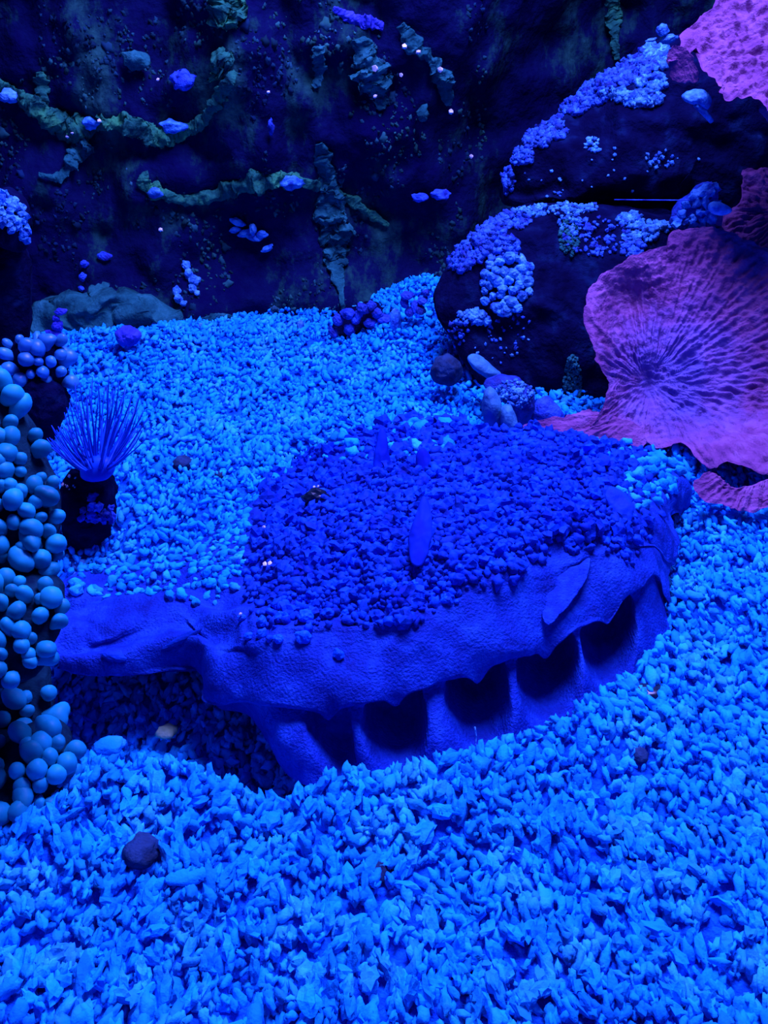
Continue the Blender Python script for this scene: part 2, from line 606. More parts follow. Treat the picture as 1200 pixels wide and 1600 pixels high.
ribbon('algae_shelf', 'faint curved green algae fringe below the left wavy shelf', 'algae', [(60, 272), (85, 278), (105, 262), (120, 240), (140, 225)], [6, 12, 14, 26, 34], M_TEAL, 0.4)
ribbon('algae_strand', 'pale teal strand arching over the gravel edge', 'algae', [(312, 512), (322, 502), (345, 493), (368, 500), (384, 511)], [20, 14, 7, 6, 8], M_TEAL, 0.4)
ribbon('coral_flake', 'bright blue flake lodged at the top middle of the wall', 'coral', [(520, 14), (545, 26), (572, 36), (600, 40)], [6, 14, 18, 12], M_VIOLET, 0.4)

# small blobs on the wall; shelf ones paint lit patches as blue lumps
fr = [((215, 92), (24, 14), 'pale teal growth at the upper left of the wall', M_TEAL), ((288, 122), (20, 16), 'pale blue wisp left of the small green tuft', M_BLUE), ((145, 190), (16, 10), 'blue lump for a lit patch on the wavy left shelf', M_CYAN), ((20, 148), (20, 10), 'blue lump for a lit patch at the left end of the wavy shelf', M_CYAN), ((272, 195), (22, 11), 'blue lump for a lit patch right of centre on the wavy shelf', M_CYAN), ((245, 298), (16, 8), 'blue lump for a lit patch in the bend of the drooping shelf', M_CYAN), ((455, 281), (26, 11), 'bright blue lump for the lit end of the drooping shelf', M_CYAN), ((688, 300), (18, 9), 'pale curl of growth near the right rock', M_BLUE), ((660, 175), (12, 12), 'dim round growth at the wall\'s right side', M_TEAL), ((425, 195), (7, 12), 'small blue growth between the two shelves', M_BLUE), ((655, 305), (14, 8), 'small blue wisp left of the right rock', M_BLUE)]
for (px, py), (rx, ry), lb, mm in fr:
    p = wall_at(px, py)
    k = p.y / F * 0.85
    V, Fc = FINE[int(px) % 4]
    VV = [(p.x + v[0] * rx * k, p.y - 0.014 + v[1] * 0.7 * ry * k, p.z + v[2] * ry * k) for v in V]
    VV = [Vector(v) + nvec(Vector(v) * 130) * ry * k * 0.45 for v in VV]
    tag(link('wall_growth', mesh('wall_growth', VV, [tuple(map(int, f)) for f in Fc]), mm), lb, 'growth', 'small growths on the back wall')


def cluster_coral(name, label, spots, size, material, depth=None, cat='coral', stalk=0.5):
    """small cluster of lobes on the wall, one part per lobe"""
    c = wall_at(*spots[0][:2])
    t = thing(name, c, label, cat)
    for q, (px, py, sx, sy) in enumerate(spots):
        p = wall_at(px, py) if depth is None else Py(px, py, depth)
        k = p.y / F * 1.12
        M = m4(p + Vector((0, -0.008, 0)), Matrix.Rotation(random.uniform(-.5, .5), 3, 'Y'), (sx * k, 0.8 * sy * k, sy * k))
        place('lobe', piece_mesh('fine', q % 4, material), M, t)
    return t


cluster_coral('coral_sprig', 'pale blue leafy coral sprig on the dark wall', [(372, 345, 11, 5), (368, 357, 9, 4), (384, 362, 11, 5), (396, 356, 5, 8), (398, 369, 11, 5), (410, 364, 9, 5), (418, 386, 9, 4)], 1, M_CYAN)
cluster_coral('coral_sprig', 'upright blue coral sprig, the larger of two above the gravel', [(292, 412, 6, 7), (296, 426, 7, 8), (305, 436, 8, 8), (302, 448, 6, 6), (309, 455, 4, 4)], 1, M_CYAN)
cluster_coral('coral_sprig', 'small blue coral sprig beside the larger upright sprig', [(277, 452, 6, 7), (280, 464, 7, 6), (288, 471, 5, 4)], 1, M_CYAN)
cluster_coral('coral_sprig', 'string of small blue polyps at the left of the wall', [(165, 398, 10, 6), (134, 410, 7, 5), (131, 430, 5, 6), (129, 448, 4, 4)], 1, M_BLUE)
cluster_coral('coral_sprig', 'blue knobbly stack on the teal ledge', [(97, 484, 9, 5), (90, 495, 6, 5), (92, 506, 8, 8), (88, 519, 14, 6), (80, 524, 8, 5)], 1, M_VIOLET, 1.40)
cluster_coral('coral_sprig', 'bright blue lump beside the arching teal strand', [(322, 520, 9, 9), (316, 508, 7, 5), (328, 527, 7, 6)], 1, M_CYAN, 1.41)
cluster_coral('coral_sprig', 'thin upright coral finger at the gravel edge', [(470, 505, 5, 7), (468, 516, 5, 6), (472, 526, 6, 7)], 1, M_CYAN, 1.43)

# specks of bubbles and debris on the wall
for px, py, s in [(160, 188, 3), (110, 212, 3), (118, 206, 3), (250, 124, 2.5), (421, 143, 2.5), (587, 107, 4), (586, 150, 3), (632, 73, 4), (653, 81, 3.5), (687, 109, 4), (704, 174, 4), (371, 519, 4), (254, 356, 3.5), (627, 117, 2.5), (735, 243, 3), (696, 297, 3)]:
    p = wall_at(px, py)
    k = p.y / F * 1.12
    place('speck', piece_mesh('lo', int(px) % 8, M_WHITE), m4(p + Vector((0, -0.016, 0.002)), Matrix.Identity(3), (s * k,) * 3), wall)

Ms, pk = [], []
r = random.Random(77)
for _ in range(5200):
    x, y = r.uniform(-60, 760), r.uniform(-60, 545)
    if mn.noise(Vector((x * .011, y * .007, 2.0))) + 0.5 * mn.noise(Vector((x * .04, y * .02, 7.0))) < 0.10:
        continue
    p, n = shoot(WBVH, x, y)
    if p is None:
        continue
    k = (p - CAM).length / F * r.uniform(0.9, 3.2) * (2.0 if r.random() < 0.03 else 1)
    Ms.append(m4(p, Matrix.Rotation(r.gauss(0, .5), 3, 'Y'), (k * r.uniform(.7, 1.4), k * .8, k * r.uniform(.8, 1.7))))
    pk.append(r.randrange(8))
o = joined('algae_film', Ms, HI, pk, mat('algae_film', [(0.35, (0.003, 0.02, 0.06)), (0.5, (0.008, 0.06, 0.08)), (0.62, (0.02, 0.14, 0.10)), (0.75, (0.04, 0.18, 0.3))], 9, 0.9, 0.05, island=0.6), wall)
o['kind'] = 'stuff'

# low teal ledge rocks at the foot of the wall
solid_thing('ledge_rock', 'low teal algae-covered ledge at the left foot of the wall', 'rock', [(30, 540), (55, 500), (85, 470), (150, 462), (230, 468), (270, 490), (295, 520), (300, 560), (250, 590), (110, 600), (40, 580)], 1.46, 0.03, 0.08, M_TEAL, amp=0.020, freq=26, rings=22, seg=120)
solid_thing('ledge_rock', 'dark low rock behind the gravel edge, middle of the wall foot', 'rock', [(318, 548), (345, 520), (400, 522), (450, 540), (520, 535), (545, 555), (520, 590), (400, 590), (322, 580)], 1.47, 0.03, 0.08, M_ROCK, amp=0.018, freq=28, rings=20, seg=120)
solid_thing('reef_stone', 'small violet stone perched on the gravel edge', 'stone', [(180, 518), (190, 513), (200, 509), (208, 514), (219, 518), (220, 528), (212, 538), (198, 541), (186, 536), (181, 528)], 1.34, 0.014, 0.014, M_VIOLET, amp=0.003, freq=120, seg=40, rings=8)

# ================================================================== RIGHT-HAND ROCKS
def crusted(name, parent, bvh, patches, material, seed):
    """fine encrusting bits over patches of a rock, joined as one part of kind stuff"""
    r = random.Random(seed)
    Ms, pk = [], []
    for (px, py, rx, ry, n, s) in patches:
        for _ in range(int(n * 1.7)):
            a, q = r.uniform(0, 6.28), math.sqrt(r.random())
            x, y = px + math.cos(a) * q * rx, py + math.sin(a) * q * ry
            p, nn = shoot(bvh, x, y)
            if p is None:
                continue
            k = (p - CAM).length / F * s * 0.72 * r.uniform(0.5, 1.3)
            Ms.append(m4(p + nn * k * 0.3, frame(nn, r.uniform(0, 6)), (k * r.uniform(.8, 1.5), k * r.uniform(.8, 1.3), k * r.uniform(.6, 1.2))))
            pk.append(r.randrange(8))
    if not Ms:
        return None
    o = joined(name, Ms, HI, pk, material, parent)
    o['kind'] = 'stuff'
    return o


def lobes(name, parent, bvh, poly, spacing, size, material, seed=0, tall=1.0, kind='hi'):
    r = random.Random(seed)
    for (x, y) in dart(poly, spacing, 1500, seed):
        p, n = shoot(bvh, x, y)
        if p is None:
            continue
        k = (p - CAM).length / F * size * r.uniform(0.75, 1.25)
        nn = (n + Vector((r.gauss(0, .25), r.gauss(0, .25), r.gauss(.25, .25)))).normalized()
        place(name, piece_mesh(kind, r.randrange(len(HI if kind == 'hi' else FINE)), material), m4(p + nn * k * 0.45 * tall, frame(nn, r.uniform(0, 6)), (k * r.uniform(.8, 1.2), k * r.uniform(.8, 1.15), k * tall)), parent)


def y_rock(base, lean):
    return lambda px, py: base + lean * (660 - py) / 300.0


up_poly = [(787, 318), (788, 285), (800, 252), (830, 222), (858, 196), (895, 160), (930, 130), (975, 108), (1010, 78), (1050, 62), (1110, 70), (1200, 90), (1280, 160), (1290, 300), (1200, 330), (1050, 328), (940, 320), (850, 322)]
rock_u, bvh_u = solid_thing('reef_rock', 'upper dark boulder rimmed with blue growth, under the top pink coral', 'rock', up_poly, lambda px, py: 1.43 + (330 - py) / 300 * 0.06, 0.08, 0.16, M_ROCK, rings=30, seg=180, amp=0.016, freq=17, center=(1020, 220), prof=0.6)
crusted('encrusting_growth', rock_u, bvh_u, [(812, 242, 22, 16, 50, 5), (840, 215, 22, 16, 60, 5), (865, 200, 22, 20, 50, 6), (895, 165, 26, 12, 60, 6), (925, 145, 30, 18, 90, 6), (960, 125, 26, 14, 80, 6), (990, 110, 26, 22, 80, 6), (795, 275, 8, 30, 40, 5), (1020, 90, 20, 18, 60, 6)], M_BLUES, 3)
crusted('pale_growth', rock_u, bvh_u, [(1000, 155, 34, 12, 90, 6), (960, 145, 16, 8, 30, 6), (1025, 90, 22, 18, 70, 7), (1020, 130, 24, 12, 40, 6), (925, 228, 14, 12, 14, 4), (1030, 250, 24, 14, 14, 4), (850, 285, 50, 30, 7, 3), (980, 262, 120, 40, 9, 2.5), (803, 246, 8, 6, 14, 4), (1015, 55, 16, 6, 12, 6)], M_CYANS, 4)

lo_poly = [(678, 455), (690, 428), (718, 395), (745, 362), (775, 342), (812, 328), (870, 322), (930, 320), (1000, 335), (1080, 345), (1180, 380), (1230, 520), (1200, 680), (1080, 712), (960, 690), (880, 668), (820, 628), (770, 598), (728, 572), (700, 530), (684, 492)]
rock_l, bvh_l = solid_thing('reef_rock', 'lower dark boulder behind the large pink plate coral', 'rock', lo_poly, lambda px, py: 1.22 + (660 - py) / 340 * 0.12, 0.055, 0.14, M_ROCK, rings=30, seg=180, amp=0.016, freq=17, center=(940, 500), prof=0.6)
crusted('encrusting_growth', rock_l, bvh_l, [(760, 365, 30, 22, 90, 6), (800, 345, 30, 14, 60, 5), (735, 395, 24, 16, 50, 6), (720, 410, 20, 14, 30, 6), (780, 385, 30, 20, 60, 6), (930, 370, 50, 30, 60, 4), (715, 520, 20, 26, 20, 4), (800, 520, 40, 30, 20, 3), (990, 390, 20, 12, 30, 5)], M_BLUES, 5)
crusted('pale_growth', rock_l, bvh_l, [(840, 330, 40, 8, 60, 4), (900, 325, 36, 8, 60, 4), (890, 350, 18, 24, 40, 4), (1020, 355, 30, 8, 40, 5), (985, 345, 20, 12, 40, 5), (745, 495, 18, 10, 20, 5), (722, 495, 12, 14, 14, 4), (780, 540, 50, 30, 10, 3), (1000, 370, 30, 8, 24, 5)], M_CYANS, 6)
crusted('teal_algae', rock_l, bvh_l, [(895, 600, 14, 44, 170, 3), (890, 372, 16, 30, 60, 3.5)], M_TEAL, 7)
lobes('polyp', rock_l, bvh_l, [(752, 440), (765, 412), (795, 402), (822, 408), (830, 440), (826, 470), (800, 490), (770, 490), (752, 470)], 11, 8, M_CYAN, 11, 1.0, 'fine')
lobes('polyp', rock_l, bvh_l, [(735, 500), (745, 488), (765, 492), (760, 505), (745, 510)], 11, 7, M_CYAN, 12, 1.0, 'fine')
# knobbly cyan coral beside the middle pink plate
ck, bvh_k = solid_thing('knobbly_coral', 'knobbly bright blue coral lying against the middle pink plate', 'coral', [(1045, 350), (1055, 328), (1075, 310), (1095, 292), (1118, 290), (1122, 305), (1118, 325), (1115, 345), (1095, 358), (1065, 360)], 1.25, 0.012, 0.03, M_BLUE, rings=9, seg=48, amp=0.005, freq=60)
lobes('lobe', ck, bvh_k, [(1048, 350), (1058, 330), (1080, 312), (1100, 296), (1115, 295), (1118, 320), (1112, 345), (1090, 355)], 12, 8, M_CYAN, 13)
solid_thing('reef_stone', 'smooth oval pale stone tucked by the middle pink plate', 'stone', [(1106, 322), (1115, 316), (1130, 318), (1143, 326), (1140, 333), (1125, 336), (1110, 332)], 1.225, 0.008, 0.01, M_CYAN, amp=0.001, seg=36, rings=7)
# mushroom-shaped growth under the top plate
mb, _ = solid_thing('mushroom_coral', 'small pale blue mushroom-shaped growth under the top pink plate', 'coral', [(1066, 152), (1078, 143), (1095, 139), (1108, 146), (1112, 160), (1106, 172), (1096, 168), (1082, 160), (1072, 160)], 1.20, 0.01, 0.014, M_CYAN, amp=0.002, freq=90, seg=48, rings=9)
stem = tube_mesh('stem', [Py(1088, 162, 1.195), Py(1100, 175, 1.197), Py(1112, 190, 1.2)], [0.004, 0.0035, 0.0025])
put(link('stem', stem, M_CYAN), mb)
cluster_coral('coral_sprig', 'tiny two-lobed blue sprig above the upper boulder', [(1033, 46, 8, 7), (1042, 60, 12, 5), (1015, 61, 7, 2)], 1, M_CYAN, 1.33)
# thin straight line, drawn as a fine tube
th = tube_mesh('thin_line', [Py(960, 312, 1.21), Py(1010, 312.5, 1.2), Py(1078, 313, 1.19)], 0.0006, 6)
tag(link('thin_line', th, M_BLUE), 'thin straight blue line between the two boulders', 'thin_line')

# stones at the foot of the lower boulder
solid_thing('reef_stone', 'pale rounded greenish stone at the foot of the lower boulder', 'stone', [(752, 640), (756, 615), (768, 606), (780, 620), (786, 645), (778, 668), (762, 668)], 1.10, 0.016, 0.02, M_PALE, amp=0.002, freq=70, seg=44, rings=8)
solid_thing('reef_stone', 'narrow pale stone leaning beside the rounded greenish stone', 'stone', [(782, 660), (784, 640), (796, 634), (806, 648), (808, 672), (800, 690), (788, 684)], 1.085, 0.014, 0.02, M_PALE, amp=0.002, freq=70, seg=44, rings=8)
st, bst = solid_thing('speckled_stone', 'speckled blue arched stone at the foot of the lower boulder', 'stone', [(755, 600), (775, 590), (805, 592), (828, 606), (836, 628), (828, 655), (812, 672), (800, 650), (790, 625), (772, 612)], 1.13, 0.02, 0.03, M_BLUE, amp=0.003, freq=70, seg=56, rings=9, center=(806, 622))
crusted('speckles', st, bst, [(805, 615, 28, 24, 90, 3.5)], M_CYANS, 9)
solid_thing('reef_stone', 'long pale stone lying against the lower boulder', 'stone', [(730, 560), (742, 554), (756, 562), (770, 574), (784, 586), (776, 594), (758, 588), (740, 576)], 1.17, 0.012, 0.016, M_PALE, amp=0.002, freq=70, seg=44, rings=8)
solid_thing('reef_stone', 'dim blue stone between the lower boulder and pink lobe', 'stone', [(830, 650), (838, 630), (858, 622), (874, 636), (882, 655), (866, 668), (842, 668)], 1.14, 0.015, 0.02, M_BLUE, amp=0.003, freq=70, seg=44, rings=8)
solid_thing('reef_stone', 'dark blue lump standing in for a shaded recess left of the lower boulder', 'stone', [(672, 585), (678, 566), (696, 556), (716, 562), (724, 580), (714, 598), (690, 602)], 1.20, 0.014, 0.02, M_STONE_SHADE, amp=0.004, freq=70, seg=44, rings=8)  # dark lump placed to paint the shade of a recess

# rubble heap with stubby corals, back centre
ru, bru = solid_thing('rubble_coral', 'knobbly branching coral clump with a dark hollow, gravel far edge', 'coral', [(520, 545), (520, 505), (535, 485), (558, 478), (580, 474), (600, 482), (612, 500), (606, 525), (595, 545), (560, 556)], 1.42, 0.02, 0.03, M_ROCK, amp=0.005, freq=60, seg=60, rings=9)
for (x, y, sx, sy) in [(528, 500, 8, 9), (543, 490, 10, 8), (556, 500, 7, 7), (567, 482, 10, 7), (580, 478, 7, 7), (560, 492, 6, 10), (589, 490, 9, 7), (600, 498, 11, 6), (578, 505, 9, 7), (596, 508, 10, 5), (546, 515, 8, 9), (530, 545, 12, 9), (552, 548, 10, 7), (520, 520, 6, 10)]:
    p = Py(x, y, 1.39)
    k = p.y / F * 1.12
    place('lobe', piece_mesh('fine', int(x) % 4, M_BLUE), m4(p, Matrix.Rotation(random.uniform(-.6, .6), 3, 'Y'), (sx * k, sx * k * .8, sy * k)), ru)
stub = tube_mesh('coral_stub', [Py(618, 530, 1.37), Py(618, 505, 1.37), Py(618, 488, 1.37), Py(618, 483, 1.37)], [0.0075, 0.0072, 0.0066, 0.003], 14)
tag(link('coral_stub', stub, M_CYAN), 'pale upright coral stub standing on the gravel heap', 'coral')
t = thing('coral_cluster', Py(650, 478, 1.36), 'small blue lobed coral on top of the gravel heap', 'coral')
for (x, y, sx, sy) in [(636, 462, 9, 6), (632, 474, 6, 8), (648, 480, 6, 10), (660, 470, 8, 6), (656, 484, 9, 7), (665, 458, 6, 5), (640, 488, 7, 7)]:
    p = Py(x, y, 1.36)
    k = p.y / F * 1.12
    place('lobe', piece_mesh('fine', int(x) % 4, M_BLUE), m4(p, Matrix.Rotation(random.uniform(-.6, .6), 3, 'Y'), (sx * k, sx * k * .8, sy * k)), t)

# ================================================================== PINK PLATE CORALS
def ripple(cx, cy, amp, k1=9, seed=0.0, damp=60, fine=0.5):
    def f(px, py, r, side):
        th = math.atan2(py - cy, px - cx)
        rad = math.hypot(px - cx, py - cy)
        a = 0.0
        w = min(1.0, rad / 70)
        mixf = max(0, min(1, (rad - 90) / 130))
        n1 = mn.noise(Vector((math.cos(th) * k1, math.sin(th) * k1, rad * 0.018 + seed)))
        n2 = mn.noise(Vector((math.cos(th) * k1 * 1.9, math.sin(th) * k1 * 1.9, rad * 0.022 + 5 + seed)))
        a = (n1 * (1 - mixf) + n2 * mixf) * w
        b = (mn.noise(Vector((px * 0.055, py * 0.085, seed))) + 0.8 * mn.noise(Vector((px * 0.10, py * 0.16, seed + 4)))) * fine
        edge = max(0.0, min(1.0, (1 - r) * damp / 8))
        d = amp * (a * edge + b * (0.4 + 0.6 * edge))
        return Vector((0, -0.55 * d, 0.85 * d))
    return f


def plate(label, poly, yf, ctr, amp, rip, seed, seg=300, rings=80, thick=0.006, edge=4.0, k1=19, fine=0.5, material=None):
    material = material or M_PINK
    me = solid('plate_coral', poly, yf, 0.0, thick, M_PINK, rings=rings, seg=seg, amp=0.0012, freq=60, center=ctr, edge=edge, disp=ripple(*rip, amp, k1, seed, fine=fine))
    o = link('plate_coral', me, material)
    return tag(o, label, 'coral', 'pink plate corals')


def G(px, py, cx, cy, sx, sy):
    return math.exp(-((px - cx) / sx) ** 2 - ((py - cy) / sy) ** 2)


def y_big(px, py):
    y = 1.10 + (700 - py) / 330.0 * 0.12
    y -= 0.10 * G(px, py, 1190, 745, 130, 60)
    y += 0.030 * G(px, py, 985, 475, 45, 45)          # dished pocket at the left
    y -= 0.030 * G(px, py, 930, 560, 30, 130)         # left wall curls forward
    y += 0.022 * G(px, py, 1012, 605, 22, 40)
    y -= 0.02 * G(px, py, 1130, 700, 120, 40)
    return y


M_PINK_BIG = M_PINK.copy()
M_PINK_BIG.name = 'pink_plate_coral_blue_heart'
_nt = M_PINK_BIG.node_tree
_b = _nt.nodes['Principled BSDF']
_src = _b.inputs['Base Color'].links[0].from_socket
_pos = [n for n in _nt.nodes if n.type == 'NEW_GEOMETRY'][0].outputs['Position']
_nz = _nt.nodes.new('ShaderNodeTexNoise')
_nz.inputs['Scale'].default_value = 45
_nz.inputs['Detail'].default_value = 8
_nt.links.new(_pos, _nz.inputs['Vector'])
_ds = _nt.nodes.new('ShaderNodeVectorMath')
_ds.operation = 'DISTANCE'
_nt.links.new(_pos, _ds.inputs[0])
_ds.inputs[1].default_value = Py(1060, 590, 1.14)
_ad = _nt.nodes.new('ShaderNodeMath')
_ad.operation = 'MULTIPLY_ADD'
_nt.links.new(_nz.outputs['Fac'], _ad.inputs[0])
_ad.inputs[1].default_value = 0.10
_nt.links.new(_ds.outputs['Value'], _ad.inputs[2])
_mr = _nt.nodes.new('ShaderNodeMapRange')
_mr.inputs['From Min'].default_value = 0.07
_mr.inputs['From Max'].default_value = 0.15
_mr.inputs['To Min'].default_value = 0.7
_mr.inputs['To Max'].default_value = 0.0
_nt.links.new(_ad.outputs[0], _mr.inputs[0])
_mx = _nt.nodes.new('ShaderNodeMix')
_mx.data_type = 'RGBA'
_nt.links.new(_mr.outputs[0], _mx.inputs['Factor'])
_nt.links.new(_src, _mx.inputs[6])
_mx.inputs[7].default_value = (0.12, 0.13, 0.5, 1)
_nt.links.new(_mx.outputs[2], _b.inputs['Base Color'])

big_poly = [(915, 475), (925, 448), (945, 425), (985, 402), (1010, 392), (1040, 385), (1048, 366), (1090, 357), (1125, 358), (1160, 372), (1205, 392), (1290, 440), (1330, 560), (1290, 720), (1205, 742), (1165, 728), (1130, 722), (1108, 730), (1085, 712), (1065, 690), (1040, 700), (1005, 690), (990, 700), (960, 690), (925, 668), (932, 655), (952, 600), (935, 570), (928, 552), (924, 535), (916, 510)]
plate('large ruffled pink plate coral filling the right edge', big_poly, y_big, (1030, 570), 0.0066, (1012, 600), 1.0, 480, 130, material=M_PINK_BIG)
plate('low pink coral lobe stretching left behind the gravel-backed animal', [(808, 680), (820, 664), (850, 655), (890, 648), (925, 640), (960, 650), (1000, 665), (1010, 690), (985, 705), (950, 712), (900, 712), (850, 705), (815, 694)], lambda px, py: 1.085 + (690 - py) / 60 * 0.03, (910, 680), 0.003, (1000, 640), 2.0, 200, 40)
plate('bottom pink plate lobe resting on the gravel at the right', [(1084, 760), (1092, 745), (1110, 738), (1120, 750), (1140, 764), (1170, 760), (1210, 748), (1260, 752), (1280, 790), (1215, 788), (1170, 800), (1130, 790), (1100, 782)], lambda px, py: 0.93 + (795 - py) / 55 * 0.03, (1160, 775), 0.004, (1200, 700), 3.0, 200, 40)
plate('middle pink plate standing behind the large plate at the right edge', [(1128, 345), (1140, 328), (1158, 315), (1162, 290), (1160, 268), (1180, 262), (1205, 265), (1270, 280), (1300, 360), (1260, 420), (1190, 396), (1150, 372), (1132, 360)], lambda px, py: 1.25 + (380 - py) / 110 * 0.07, (1200, 330), 0.006, (1240, 330), 4.0, 260, 60, fine=0.9)
plate('top pink plate coral in the upper right corner', [(1045, 95), (1058, 85), (1062, 62), (1068, 45), (1088, 32), (1108, 14), (1125, -10), (1180, -60), (1280, -60), (1320, 60), (1290, 160), (1215, 185), (1195, 165), (1170, 154), (1140, 155), (1122, 145), (1132, 138), (1120, 125), (1095, 110), (1085, 84), (1070, 76), (1062, 92)], lambda px, py: 1.16 + (150 - py) / 150 * 0.13, (1170, 60), 0.006, (1300, 60), 5.0, 300, 80, fine=1.1)
plate('short pink coral wall folded under the top plate', [(1044, 112), (1043, 90), (1050, 72), (1062, 70), (1078, 85), (1092, 108), (1092, 128), (1070, 130), (1050, 126)], lambda px, py: 1.21, (1066, 102), 0.002, (1066, 80), 6.0, 100, 20)
plate('tiny pink tip poking in at the right edge under the top plate', [(1186, 172), (1196, 166), (1215, 170), (1225, 186), (1205, 190), (1192, 184)], lambda px, py: 1.2, (1205, 178), 0.001, (1205, 178), 7.0, 60, 12)

solid_thing('reef_rock', 'black lump added as shade in the gap under the large pink plate', 'rock', [(1050, 690), (1110, 700), (1290, 715), (1300, 780), (1200, 790), (1090, 772), (1058, 745)], 1.11, 0.015, 0.04, M_ROCK, rings=10, seg=60, amp=0.004, freq=40)  # black filler added to paint the shade below the overhanging plate

# ================================================================== THE ANIMAL
BZ = -0.006
COLS = [  # back, back-mid, top, mid front, lower front, lip (px,py,z), foot (px,py)
    [(118, 905, -.01), (104, 930, .008), (96, 955, .016), (90, 985, .022), (87, 1012, .022), (86, 1046, .010), None],
    [(180, 858, -.003), (178, 895, .012), (178, 930, .014), (180, 962, .030), (182, 1003, .026), (186, 1048, .008), None],
    [(275, 858, .0), (280, 895, .016), (285, 930, .020), (290, 952, .032), (298, 992, .036), (306, 1044, .010), None],
    [(368, 818, .006), (364, 890, .034), (358, 945, .046), (352, 985, .050), (340, 1035, .044), (318, 1092, .016), None],
    [(394, 785, .010), (394, 860, .044), (391, 925, .058), (389, 980, .062), (384, 1038, .052), (374, 1090, .026), None],
    [(424, 748, .012), (425, 830, .055), (425, 900, .074), (425, 975, .078), (428, 1040, .062), (422, 1098, .034), (456, 1208)],
    [(530, 690, .020), (530, 770, .075), (530, 850, .098), (535, 940, .096), (540, 1025, .074), (548, 1102, .040), (568, 1212)],
    [(650, 658, .030), (650, 735, .085), (650, 825, .112), (655, 920, .108), (660, 1000, .082), (668, 1068, .046), (685, 1206)],
    [(780, 676, .045), (775, 730, .090), (775, 805, .116), (775, 890, .110), (780, 965, .084), (790, 1030, .048), (802, 1172)],
    [(900, 688, .055), (885, 730, .088), (880, 795, .108), (880, 860, .102), (885, 925, .080), (892, 988, .048), (904, 1124)],
    [(1000, 706, .045), (975, 745, .072), (965, 795, .092), (960, 840, .094), (966, 880, .084), (978, 934, .052), (990, 1068)],
    [(1062, 736, .026), (1040, 772, .046), (1026, 806, .060), (1018, 838, .066), (1016, 862, .066), (1020, 896, .052), (1034, 1030)],
    [(1072, 770, -.01), (1062, 800, -.005), (1050, 830, .006), (1046, 860, .014), (1044, 890, .02), (1044, 940, .016), (1046, 1012)],
]
ctrl = []
for c in COLS:
    k = (1, 1, .96, .88, .88, 1.04)
    pts = [Pz(q[0], q[1], q[2] * (k[i] if q[2] > 0 else 1)) for i, q in enumerate(c[:6])]
    pts.insert(0, pts[0] + Vector((0, 0.05, -0.035)))
    lip = pts[6]
    if c[6] is None:
        foot = Vector((lip.x, lip.y + 0.05, -0.035))
        pts.append(Vector((lip.x, lip.y + 0.018, lip.z - 0.010)))
        pts.append(Vector((lip.x, lip.y + 0.038, -0.02)))
        pts.append(foot)
    else:
        foot = Pz(c[6][0], c[6][1], BZ)
        pts.append(Vector((lip.x * .85 + foot.x * .15, lip.y + 0.006, lip.z - 0.007)))
        pts.append(Vector(((lip.x + foot.x) / 2, foot.y * .6 + lip.y * .4, lip.z * .42 + BZ * .58)))
        pts.append(foot + (foot - lip) * 0.12)
    ctrl.append(np.array([tuple(p) for p in pts]))
ctrl = np.array(ctrl)            # 12 x 10 x 3
NS, NV = 330, 150
A = np.array([spline(ctrl[:, v], NS) for v in range(10)])           # 10 x NS x 3
vpar = np.linspace(-1, 8, NV)
S = np.array([spline(A[:, s], NV) for s in range(NS)])              # NS x NV x 3
HOLL = [(516, 36, 0.010, 0.44), (618, 48, 0.030, 0.40), (747, 48, 0.040, 0.38), (857, 47, 0.040, 0.38), (952, 41, 0.036, 0.38)]   # px centre, half width, depth
lipx = np.array([project(Vector(S[s, int(NV * 7.6 / 9)]))[0] for s in range(NS)])
lipy = np.array([S[s, int(NV * 7.0 / 9)][1] for s in range(NS)])
for s in range(NS):
    for v in range(NV):
        vv = vpar[v]
        p = Vector(S[s, v])
        if vv > 5.2 and lipx[s] > 380:
            t = (vv - 5.6) / 2.4              # 0 lip .. 1 foot
            for (hx, hw, hd, hc) in HOLL:
                u = (lipx[s] + (t - 0.4) * -6 - hx) / hw
                e = u * u + ((t - hc) / 0.48) ** 2
                if e < 1.25:
                    k = max(0.0, 1 - (e / 1.05) ** 3) if e < 1.05 else 0
                    p.y += max(0.0, lipy[s] + hd - p.y) * min(1, k * 2.2)
            # ridges between hollows stand proud, feet flare
            for a_, b_ in zip(HOLL[:-1], HOLL[1:]):
                rx = (a_[0] + b_[0]) / 2
                p.y -= 0.007 * math.exp(-((lipx[s] - rx) / 16) ** 2) * max(0, min(1, t * 2)) * max(0, min(1, (1.1 - t) * 3))
        if 4.3 < vv < 6.0 and lipx[s] > 450:
            for (hx, hw, hd, hc) in HOLL:
                p.z -= 0.010 * math.exp(-((lipx[s] - hx - 4) / 13) ** 2) * math.exp(-((vv - 5.1) / 0.4) ** 2)
        amp = 0.004 if vv < 3.4 else 0.0022
        if vv > 5.3:
            amp = 0.0012
        p += nvec(p * 13) * (0.012 if vv < 3.6 else 0.007 if vv < 5 else 0.0) + nvec(p * 24) * (0.008 if vv < 3.4 else 0.002 if vv < 5 else 0) + nvec(p * 32) * amp * 1.3 + nvec(p * 95) * amp * 0.55
        # folds of loose skin on the smooth flank
        if 3.0 < vv < 5.6:
            f = math.sin(p.x * 46 + p.y * 75 + 3 * mn.noise(p * 14)) * 0.0022
            p.z += f * min(1, (vv - 3.0) * 1.4)
        if lipx[s] < 380 and 0.5 < vv < 5.4:
            q = math.sin(vv * 3.6 + 1.6 * mn.noise(Vector((p.x * 9, p.y * 9, 1.0))) + p.x * 7)
            p.z += 0.0065 * q * min(1, (380 - lipx[s]) / 70) * min(1, (5.4 - vv) * 2)
        S[s, v] = p
V = S.reshape(-1, 3)
